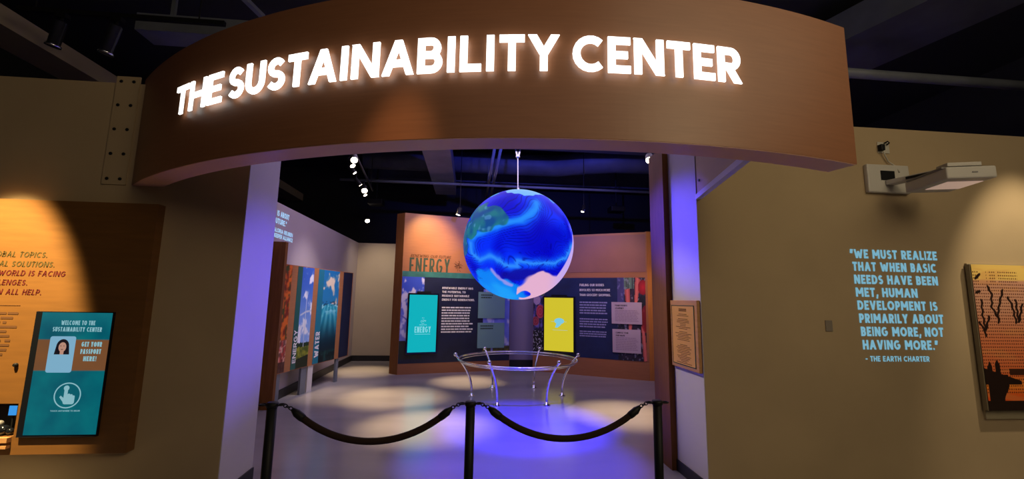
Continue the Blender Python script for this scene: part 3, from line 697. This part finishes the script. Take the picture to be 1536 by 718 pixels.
def seap(u, v):
    if v > .62: c = mix((60, 150, 190), (20, 110, 170), v); c = mix(c, (225, 205, 180), ss(.0, .3, fbm(u * 2, v * 5, 3) + .15 - 1.6 * abs(v - .8)))
    else:
        c = mix((2, 28, 44), (22, 150, 180), ss(.12, .6, v))
        ray = ss(.0, .6, math.sin((u - .5) * 14 / (.3 + (.66 - v) * 1.6)) * .5 + .3) * ss(.2, .55, v); c = mix(c, (150, 225, 230), ray * .45)
        c = mix(c, (150, 220, 230), ss(.05, .3, fbm(u * 3, v * 16, 6)) * ss(.46, .6, v))
        if v < .12: c = mix((4, 20, 26), (20, 60, 60), ss(0, .3, fbm(u * 7, v * 14, 8)))
    if .60 < v < .66: c = mix(c, (20, 60, 90), ss(0, .2, fbm(u * 6, v * 30, 8)) * .7)
    return c
picture(SB, .485, .743, ZL + .01, ZH - .01, .003, 46, 150, seap).build('ocean_picture', 'attr', bk)['label'] = 'teal underwater picture with light rays'
MB().slab(SB, .118, .178, ZL + .01, ZH - .01, 0, .003).build('title_strip', mat('dark green print', (.015, .09, .08), .5), bk)
MB().slab(SB, .404, .485, ZL + .01, ZH - .01, 0, .003).build('title_strip', mat('blue teal print', (.01, .16, .25), .5), bk)
MB().slab(SB, .816, .985, ZL + .01, ZH - .01, 0, .003).build('dark_picture', 'navyd', bk)
def SBv(a_off, zb):  # lettering that climbs the strip: text x -> z, text y -> -a
    return lambda a, z, d: SB(a_off - (z) / BL, zb + a, .006 + d)
mb = MB(); text(mb, 'ENERGY', SBv(.171, .525), 0, 0, .088, width=.50, wt=.2, gap=.12); mb.build('lettering', 'inkw', bk)
mb = MB(); text(mb, 'WATER', SBv(.478, .535), 0, 0, .125, width=.42, wt=.2, gap=.10); mb.build('lettering', 'inkw', bk)
for a, wd in ((.31, .07), (.40, .07)):
    p = BA + (BB - BA) * a
    q0 = Vector(SB(a - wd / 2, 0, -.02)); q1 = Vector(SB(a + wd / 2, 0, -.02))
    MB().slab(SB, a - wd / 2, a + wd / 2, 0, ZL, -.05, -.015).build('leg', 'jamb' if a > .35 else 'ductl', bk)
MB().slab(SB, .80, .84, 0, ZL, -.05, -.015).build('leg', 'ductl', bk)
MB().slab(SB, -.02, .02, 0, ZL, -.05, -.015).build('leg', 'ductl', bk)

# projected credit on the inner left wall
pr = thing('projected_credit', 'pale blue projected credit in capitals high on the inner left wall', 'quotation', (-2.83, 6.3, 2.5))
SI = lambda a, z, d: (-2.83 + d, a, z)
for t, yr, z, hgt, wd in (('TY IS ABOUT', 6.89, 2.705, .082, .56), ('FUTURE."', 6.82, 2.59, .08, .43), ('- GLORIA REUBEN', 7.075, 2.465, .060, .74), ('WATERKEEPER ALLIANCE', 7.09, 2.385, .060, .92)):
    mb = MB(); text(mb, t, SI, yr - wd, z, hgt, width=wd, wt=.2, gap=.12, d1=.004); mb.build('text_line', 'proj2', pr)

# ================================================================== ENERGY EXHIBIT (curved wall, left)
ZE = 3.335
en = thing('energy_exhibit', 'curved wooden exhibit wall titled energy with a teal screen', 'exhibit', (-.3, 9.5, 0))
mb = MB(); mb.slab(SL, -1.41, .92, 0, ZE, -.12, 0, 24); mb.build('curved_wall', 'wood', en)
mb = MB(); f = Vector(SL(-1.41, 0, 0)); b_ = Vector((-1.60, 9.32, 0)); k = Vector(SL(-1.41, 0, -.12))
mb.add([f, b_, k, f + Vector((0, 0, ZE)), b_ + Vector((0, 0, ZE)), k + Vector((0, 0, ZE))], [(0, 1, 2), (5, 4, 3), (0, 3, 4, 1), (1, 4, 5, 2), (2, 5, 3, 0)]); mb.build('end_post', 'woodd', en)
mb = MB().slab(SL, -1.405, .915, .215, 2.10, 0, .004, 24).build('graphic_panel', 'navyd', en)
MB().slab(SL, -1.405, .915, 1.985, 2.10, .004, .006, 24).build('teal_band', 'tealp', en)
def sky(u, v):
    c = mix((120, 130, 215), (50, 80, 205), ss(.3, .9, v)); c = mix(c, (205, 205, 240), ss(.0, .3, fbm(u * 3, v * 6, 12) + .2 - .9 * abs(v - .5)))
    if v < .22: c = mix((40, 30, 20), (30, 45, 30), fbm(u * 5, v * 9) + .5)
    if abs(u - .3) < .022 and .2 < v < .47: c = (90, 95, 190)
    for b in ((.05, .52), (.55, .50), (.30, .38)):
        if segd(u, v * 3, (.3, 1.41), (b[0], b[1] * 3)) < .03: c = (90, 95, 190)
    return c
picture(SL, -1.40, -.955, .30, 1.985, .006, 46, 120, sky).build('sky_picture', 'attr', en)['label'] = 'blue sky and wind turbine picture'
def sky2(u, v):
    c = mix((90, 110, 220), (130, 140, 225), .5 + fbm(u * 2, v * 3, 5)); c = mix(c, (190, 195, 235), ss(.05, .3, fbm(u * 3, v * 5, 19)))
    if v < .11: c = mix((60, 62, 30), (120, 110, 50), .5 + fbm(u * 12, v * 20))
    if abs(u - .35) < .02: c = (150, 155, 230)
    return c
picture(SL, .31, .905, .385, 1.76, .006, 30, 60, sky2).build('cloud_picture', 'attr', en)['label'] = 'pale blue cloud picture'
mb = MB(); text(mb, 'RENEWING OUR FUTURE', SL, -1.26, 2.40, .062, width=.83, ka=1.03, wt=.14, gap=.14, d1=.004, slant=.2); mb.build('subtitle', 'inkb', en)
mb = MB(); text(mb, 'ENERGY', SL, -1.275, 2.065, .325, width=.83, ka=1.03, wt=.115, gap=.10, d1=.004); mb.build('title', 'inkg', en)
mb = MB(); r = random.Random(8)
for i in range(46):
    a = r.uniform(0, 2 * PI); q = r.uniform(.02, .125); x, z = -.265 + q * math.cos(a) * .8, 2.24 + q * math.sin(a)
    mb.poly(SL, [(x - .006, z - .006), (x + .006, z - .006), (x + .006, z + .006), (x - .006, z + .006)], .001, .003)
    a2 = a + r.uniform(-.4, .4); x2, z2 = -.265 + (q * .55) * math.cos(a2) * .8, 2.24 + q * .55 * math.sin(a2)
    dx, dz = x2 - x, z2 - z; l = math.hypot(dx, dz) or 1; dx, dz = dx / l * .0025, dz / l * .0025
    mb.poly(SL, [(x - dz, z + dx), (x2 - dz, z2 + dx), (x2 + dz, z2 - dx), (x + dz, z - dx)], .001, .0025)
mb.build('dot_emblem', 'inkb', en)
mb = MB()
for i, t in enumerate(('RENEWABLE ENERGY HAS', 'THE POTENTIAL TO', 'PRODUCE SUSTAINABLE', 'ENERGY FOR GENERATIONS.')):
    text(mb, t, SL, -.585, 1.745 - i * .083, .046, ka=1.02, wt=.2, gap=.1, d1=.007, width=(.66, .50, .58, .70)[i])
mb.build('heading', 'inkw', en)
mb = MB(); greek(mb, SL, -.58, .10, .80, 1.37, 10, .007, ragged=.14, seed=5); mb.build('body_text', 'inkw', en)
for z0_, z1_, t in ((1.13, 1.70, ('WHAT IS WIND', 'POWER?')), (.49, 1.03, ('WHAT ABOUT', 'TOMORROW?'))):
    cdm = MB().slab(SL, .195, .79, z0_, z1_, .006, .03, 6).build('text_card', 'cardg', en)
    mb = MB(); greek(mb, SL, .25, .56, z1_ - .16, z1_ - .05, 2, .032, ragged=.3, seed=int(z0_ * 10)); mb.build('card_text', 'inkg', cdm)
es = thing('energy_screen', 'teal lit screen reading energy mounted on the curved exhibit wall', 'screen', tuple(SL(-.98, .42, .03)))
MB().slab(SL, -1.275, -.655, .405, 1.645, .008, .05, 6).build('screen_frame', 'glass', es)
MB().slab(SL, -1.10, -.82, 1.645, 1.685, .008, .045, 3).build('sensor_bar', 'blk', es)
MB().slab(SL, -1.245, -.685, .440, 1.612, .05, .053, 6).build('display', 'teals', es)
mb = MB(); text(mb, 'ENERGY', SL, -1.12, .835, .125, width=.32, ka=1.02, wt=.14, gap=.1, d1=.056); mb.slab(SL, -1.115, -.805, .80, .808, .053, .056)
text(mb, 'RENEWING', SL, -1.03, .985, .018, width=.15, wt=.2, gap=.1, d1=.056)
r = random.Random(5)
for i in range(20):
    a = r.uniform(0, 2 * PI); q = r.uniform(.01, .06); x, z = -.96 + q * math.cos(a), 1.08 + q * math.sin(a); mb.poly(SL, [(x - .006, z - .006), (x + .006, z - .006), (x + .006, z + .006), (x - .006, z + .006)], .053, .056)
mb.build('lettering', 'tealw', es)

# ================================================================== FOOD EXHIBIT (curved wall, right)
ZR = 2.975
fo = thing('food_exhibit', 'curved wooden exhibit wall with a yellow screen and carrot picture', 'exhibit', (2.6, 9.0, 0))
MB().slab(SR, 1.44, 3.6, 0, ZR, -.12, 0, 24).build('curved_wall', 'wood', fo)
MB().box(3.6, 3.79, 8.486, 8.62, 0, ZR + .01).build('end_post', mat('bright orange veneer', (.52, .20, .045), .45, noisy=.12, nscale=3, stretch=(10, 10, 1)), fo)
MB().slab(SR, 1.445, 3.575, 2.15, 2.93, 0, .006, 24).build('upper_panel', mat('mauve brown laminate', (.27, .115, .085), .5, noisy=.06, nscale=3), fo)
MB().slab(SR, 1.445, 3.56, .365, 2.035, 0, .004, 24).build('graphic_panel', 'navy', fo)
def carrots(u, v):
    c = mix((14, 24, 34), (52, 40, 60), .5 + fbm(u * 5, v * 9, 2)); c = mix(c, (130, 130, 150), ss(.25, .5, fbm(u * 9, v * 18, 5)))
    if u < .25 and v > .6: c = mix(c, (90, 90, 170), .6)
    for (a, b, w0, w1) in (((.36, .86), (.40, .45), .10, .02), ((.74, 1.0), (.62, .55), .09, .03), ((.46, .45), (.40, .28), .06, .03), ((.88, .42), (.96, 0), .05, .07)):
        dx, dy = b[0] - a[0], b[1] - a[1]; t = max(0, min(1, ((u - a[0]) * dx + (v - a[1]) * dy) / (dx * dx + dy * dy)))
        d = abs(u - a[0] - t * dx)
        if 0 < t < 1 and d < w0 + (w1 - w0) * t: c = mix((226, 120, 110), (170, 70, 60), d / .1)
    if v > .86 and abs((u * 18) % 1 - .5) < .22 and .25 < u < .62: c = (120, 160, 130)
    e = math.hypot((u - .92) / .18, (v - .88) / .09)
    if e < 1: c = mix((200, 30, 50), (140, 10, 30), e)
    e = math.hypot((u - .98) / .16, (v - .5) / .16)
    if e < 1: c = mix(c, (150, 20, 30), .8)
    return c
picture(SR, 3.06, 3.56, .365, 2.035, .006, 50, 120, carrots).build('carrot_picture', 'attr', fo)['label'] = 'picture of carrots and red vegetables'
def veg(u, v):
    c = mix((30, 26, 60), (110, 100, 190), ss(-.3, .5, fbm(u * 3, v * 9, 22)))
    for cx_, cy_, rx, ry, col in ((.6, .55, .35, .09, (190, 40, 60)), (.3, .70, .3, .06, (180, 150, 190)), (.2, .42, .3, .06, (150, 30, 50)), (.75, .80, .2, .05, (60, 90, 70))):
        e = math.hypot((u - cx_) / rx, (v - cy_) / ry)
        if e < 1: c = mix(mix(col, (240, 200, 210), .4), col, abs(math.sin(e * 7)))
    if v < .3: c = (8, 8, 16) if noise.noise(Vector((u * 12, v * 45, 3))) < .25 else (200, 200, 215)
    return c
picture(SR, 1.445, 1.68, .385, 2.035, .006, 24, 120, veg).build('vegetable_picture', 'attr', fo)['label'] = 'picture of cut vegetables beside the yellow screen'
mb = MB()
for i, t in enumerate(('FUELING OUR BODIES', 'INVOLVES SO MUCH MORE', 'THAN GROCERY SHOPPING.')):
    text(mb, t, SR, 2.36 + .0, 1.855 - i * .105, .050, ka=.78, wt=.19, gap=.1, d1=.007, width=(.46, .57, .58)[i])
mb.build('heading', 'inkw', fo)
mb = MB()
for k_, (za, zb, n) in enumerate(((1.25, 1.53, 5), (.97, 1.18, 4), (.78, .92, 3))): greek(mb, SR, 2.36, 2.90, za, zb, n, .007, ragged=.12, seed=k_ + 3)
mb.build('body_text', mat('lilac ink', (.30, .30, .55), .6), fo)
for z0_, z1_, x0, x1 in ((1.09, 1.53, 2.955, 3.49), (.515, .98, 2.965, 3.46)):
    cdm = MB().slab(SR, x0, x1, z0_, z1_, .006, .03, 4).build('text_card', 'cardp', fo)
    mb = MB(); text(mb, 'YOUR FOOD\'S' if z0_ > 1 else 'COMPOST YOUR', SR, x0 + .06, z1_ - .085, .032, ka=.8, wt=.2, gap=.1, d1=.032, width=.22); text(mb, 'JOURNEY' if z0_ > 1 else 'FOOD WASTE', SR, x0 + .06, z1_ - .14, .032, ka=.8, wt=.2, gap=.1, d1=.032, width=.16)
    mb.build('card_heading', 'inkd', cdm)
    mb = MB(); greek(mb, SR, x0 + .06, x1 - .04, z0_ + .04, z1_ - .16, 8, .032, ragged=.1, seed=2); mb.build('card_text', mat('faint grey ink', (.36, .27, .36), .6), cdm)
ys = thing('food_screen', 'yellow lit screen mounted on the curved exhibit wall right of the globe', 'screen', tuple(SR(1.95, .45, .03)))
MB().slab(SR, 1.66, 2.275, .425, 1.630, .008, .05, 6).build('screen_frame', 'glass', ys)
MB().slab(SR, 1.82, 2.12, 1.630, 1.665, .008, .045, 3).build('sensor_bar', 'blk', ys)
MB().slab(SR, 1.685, 2.250, .465, 1.600, .05, .053, 6).build('display', 'yels', ys)
mb = MB(); cx, cz = 1.98, 1.05
mb.poly(SR, oval(cx, cz + .05, .095, .065, 24), .053, .056).poly(SR, [(cx - .05, cz + .01), (cx - .08, cz - .09), (cx - .03, cz - .09), (cx + .04, cz - .02)], .053, .056)
mb.slab(SR, cx - .16, cx + .14, cz + .035, cz + .04, .053, .056).slab(SR, cx - .13, cx + .16, cz - .145, cz - .14, .053, .056)
mb.build('emblem', 'blues', ys)

# pale column between the two exhibits
o = MB().box(.86, 1.60, 10.02, 10.25, 0, 2.9).build('wall_center', mat('lilac grey paint', (.30, .26, .40), .8)); struct(o)
o = MB().box(.86, 1.60, 10.0, 10.02, 0, .19).build('baseboard_center', 'base'); struct(o)

# ================================================================== CEILING SERVICES
def part_obj(mb, name, m, label, cat, group=None, smooth=False): o = mb.build(name, m, None, smooth); return tag(o, label, cat, group)
part_obj(MB().box(-5.22, -4.76, YB - .2, 12.4, 4.2, 4.4), 'soffit_beam', 'beam', 'long tan soffit beam running back above the left wall', 'beam')
part_obj(MB().box(-3.75, -1.2, 4.75, 5.05, 4.42, 4.62).box(-3.5, -3.46, 4.88, 4.92, 4.62, 5.2).box(-1.6, -1.56, 4.88, 4.92, 4.62, 5.2), 'cable_tray', 'ductl', 'grey flat duct behind the track spotlights at upper left', 'duct')
tr = thing('light_track', 'black track with two cylinder spotlights at upper left', 'track light', (-3.5, 4.3, 4.25))
MB().box(-4.45, -2.55, 4.27, 4.31, 4.245, 4.29).build('track', 'blk', tr)
for x in (-4.3, -2.8): MB().tube([(x, 4.29, 4.28), (x, 4.29, 5.2)], .007, 6).build('hanger_rod', 'blk', tr)
for x, p, dx in ((-4.05, .26, -.06), (-3.55, .30, -.08)):
    MB().box(x - .05, x + .05, 4.26, 4.32, 4.20, 4.245).build('adapter', 'blk', tr)
    top = Vector((x, 4.29, 4.20)); a = top + Vector((0, 0, -.03)); b = a + Vector((dx, .02, -p))
    h = MB().tube([a, a + (b - a) * .05, a + (b - a) * .9, a + (b - a) * .92, b], [.03, .05, .05, .062, .062], 18).build('lamp_head', 'steel', tr, True)
    MB().tube([top, a], .012, 8).build('stem', 'blk', h)
for i, (x0, x1) in enumerate(((-6.8, -3.9), (-1.9, 8))):
    pass
part_obj(MB().tube([(2.9, 4.25, 4.20), (7.6, 4.32, 4.24)], .055, 14), 'ceiling_pipe', 'ductl', 'long grey pipe running above the right wall', 'pipe', smooth=True)
part_obj(MB().hexa([(4.6, 3.0, 4.55), (5.5, 3.0, 4.55), (4.6, 6.4, 4.55), (3.4, 6.4, 4.55), (4.6, 3.0, 4.9), (5.5, 3.0, 4.9), (4.6, 6.4, 4.9), (3.4, 6.4, 4.9)]), 'ceiling_duct', 'duct', 'broad dark duct crossing the ceiling at upper right', 'duct')
part_obj(MB().obox((-2.23, 3.95, 4.35), (.06, .32, 0), (1, 0, 0), (0, 0, 1), .30, .025, .02), 'hanging_strut', 'ductl', 'short grey strut above the left part of the sign', 'strut')
# inside the hall
part_obj(MB().tube([(-2.6, 10.3, 4.88), (1.5, 10.3, 4.88), (2.1, 10.2, 4.86), (2.7, 9.7, 4.80), (3.3, 9.5, 4.80), (6.4, 9.3, 4.80)], .27, 20), 'round_duct', 'duct', 'large round duct crossing behind the globe cable', 'duct', smooth=True)
part_obj(MB().box(-.93, -.42, 7.2, 10.9, 4.18, 4.5).box(-.70, -.66, 8.0, 8.04, 4.5, 5.2), 'square_duct', 'ductl', 'square duct running back left of the globe', 'duct')
for x, l in ((.36, 'left thin pipe of the pair left of the globe cable'), (.47, 'right thin pipe of the pair left of the globe cable')):
    part_obj(MB().tube([(x, 7.0, 4.15), (x, 10.9, 4.15)], .028, 10).tube([(x, 7.6, 4.15), (x, 7.6, 5.2)], .006, 6).tube([(x, 10.0, 4.15), (x, 10.0, 5.2)], .006, 6), 'conduit', 'ductl', l, 'pipe', 'conduits left of the globe cable', True)
for y, l in ((8.6, 'nearer dark joist crossing the hall ceiling'), (11.5, 'farther dark joist crossing the hall ceiling')):
    part_obj(MB().box(-2.8, 6.4, y, y + .06, 4.75, 5.2).box(-2.8, 6.4, y - .05, y + .11, 4.7, 4.75), 'ceiling_joist', 'duct', l, 'joist', 'joists of the hall ceiling')
part_obj(MB().tube([(-2.8, 9.15, 4.0), (6.45, 9.15, 4.0)], .03, 8), 'sprinkler_pipe', 'duct', 'thin dark pipe crossing above the energy exhibit', 'pipe', smooth=True)
itr = thing('hall_light_track', 'black ceiling track carrying five lit spotlights inside the hall at left', 'track light', (-2.0, 7.6, 3.8))
MB().tube([(-1.82, 6.1, 3.83), (-2.15, 9.3, 3.83)], .018, 6).build('track', 'blk', itr)
for q in ((-1.84, 6.3), (-2.12, 9.0)): MB().tube([(q[0], q[1], 3.83), (q[0], q[1], 5.2)], .007, 6).build('hanger_rod', 'blk', itr)
def head(parent, p, d, r=.05, lit=True, big=1):
    p = Vector(p); d = Vector(d).normalized()
    h = MB().tube([p - d * .16, p - d * .15, p - d * .01, p], [r * .6, r, r, r * 1.05], 14).build('lamp_head', 'blk', parent, True)
    MB().tube([p - d * .13, p - d * .13 + Vector((0, 0, .14))], .008, 6).build('stem', 'blk', h)
    MB().tube([p + d * .001, p + d * .004], r * .9 * big, 14).build('lamp_lens', 'lens', h)
for x, y, z, d, r in ((-1.80, 6.5, 3.6, (.35, -.8, -.8), .055), (-1.90, 6.8, 3.6, (.6, -.3, -1), .045), (-1.97, 7.2, 3.6, (.9, .1, -1), .035), (-2.07, 8.0, 3.6, (.8, .4, -1), .035), (-2.10, 8.43, 3.6, (.35, -.8, -.8), .06), (-2.17, 8.8, 3.6, (.5, -.2, -1), .04)):
    head(itr, (x, y, z), d, r)
for x, y, z, d, r, l in ((-2.62, 11.0, 3.45, (.3, -.8, -.8), .06, 'small lit spotlight in the dark above the far left corner'), (2.56, 5.85, 3.6, (-.35, -.8, -.7), .055, 'bright round spotlight near the right side of the entrance'),
                         (-.29, 9.0, 3.30, (-.3, .0, -1), .05, 'small spotlight above the energy exhibit left of the globe'), (2.5, 9.4, 3.55, (-.3, -.1, -1), .04, 'small dim spotlight in the dark right of the globe')):
    t = thing('spotlight', l, 'spotlight', (x, y, z)); head(t, (x, y, z), d, r)
    MB().tube([(x - Vector(d).normalized().x * .13, y - Vector(d).normalized().y * .13, z + .2), (x - Vector(d).normalized().x * .13, y - Vector(d).normalized().y * .13, 5.2)], .007, 6).build('drop_rod', 'blk', t)
for x, y, l in ((-2.35, 10.45, 'ceiling projector over the far left of the hall'), (3.65, 10.25, 'ceiling projector over the far right of the hall')):
    t = thing('ceiling_projector', l, 'projector', (x, y, 3.9))
    MB().box(x - .18, x + .18, y, y + .35, 3.78, 3.92).build('body', 'blk', t, bevel=.02)
    MB().tube([(x, y + .17, 3.92), (x, y + .17, 5.2)], .02, 8).build('drop_pole', 'blk', t)

for o in bpy.data.objects:
    if o.name == 'word.019': o['kind'] = 'stuff'
    if '_o' in o: del o['_o']
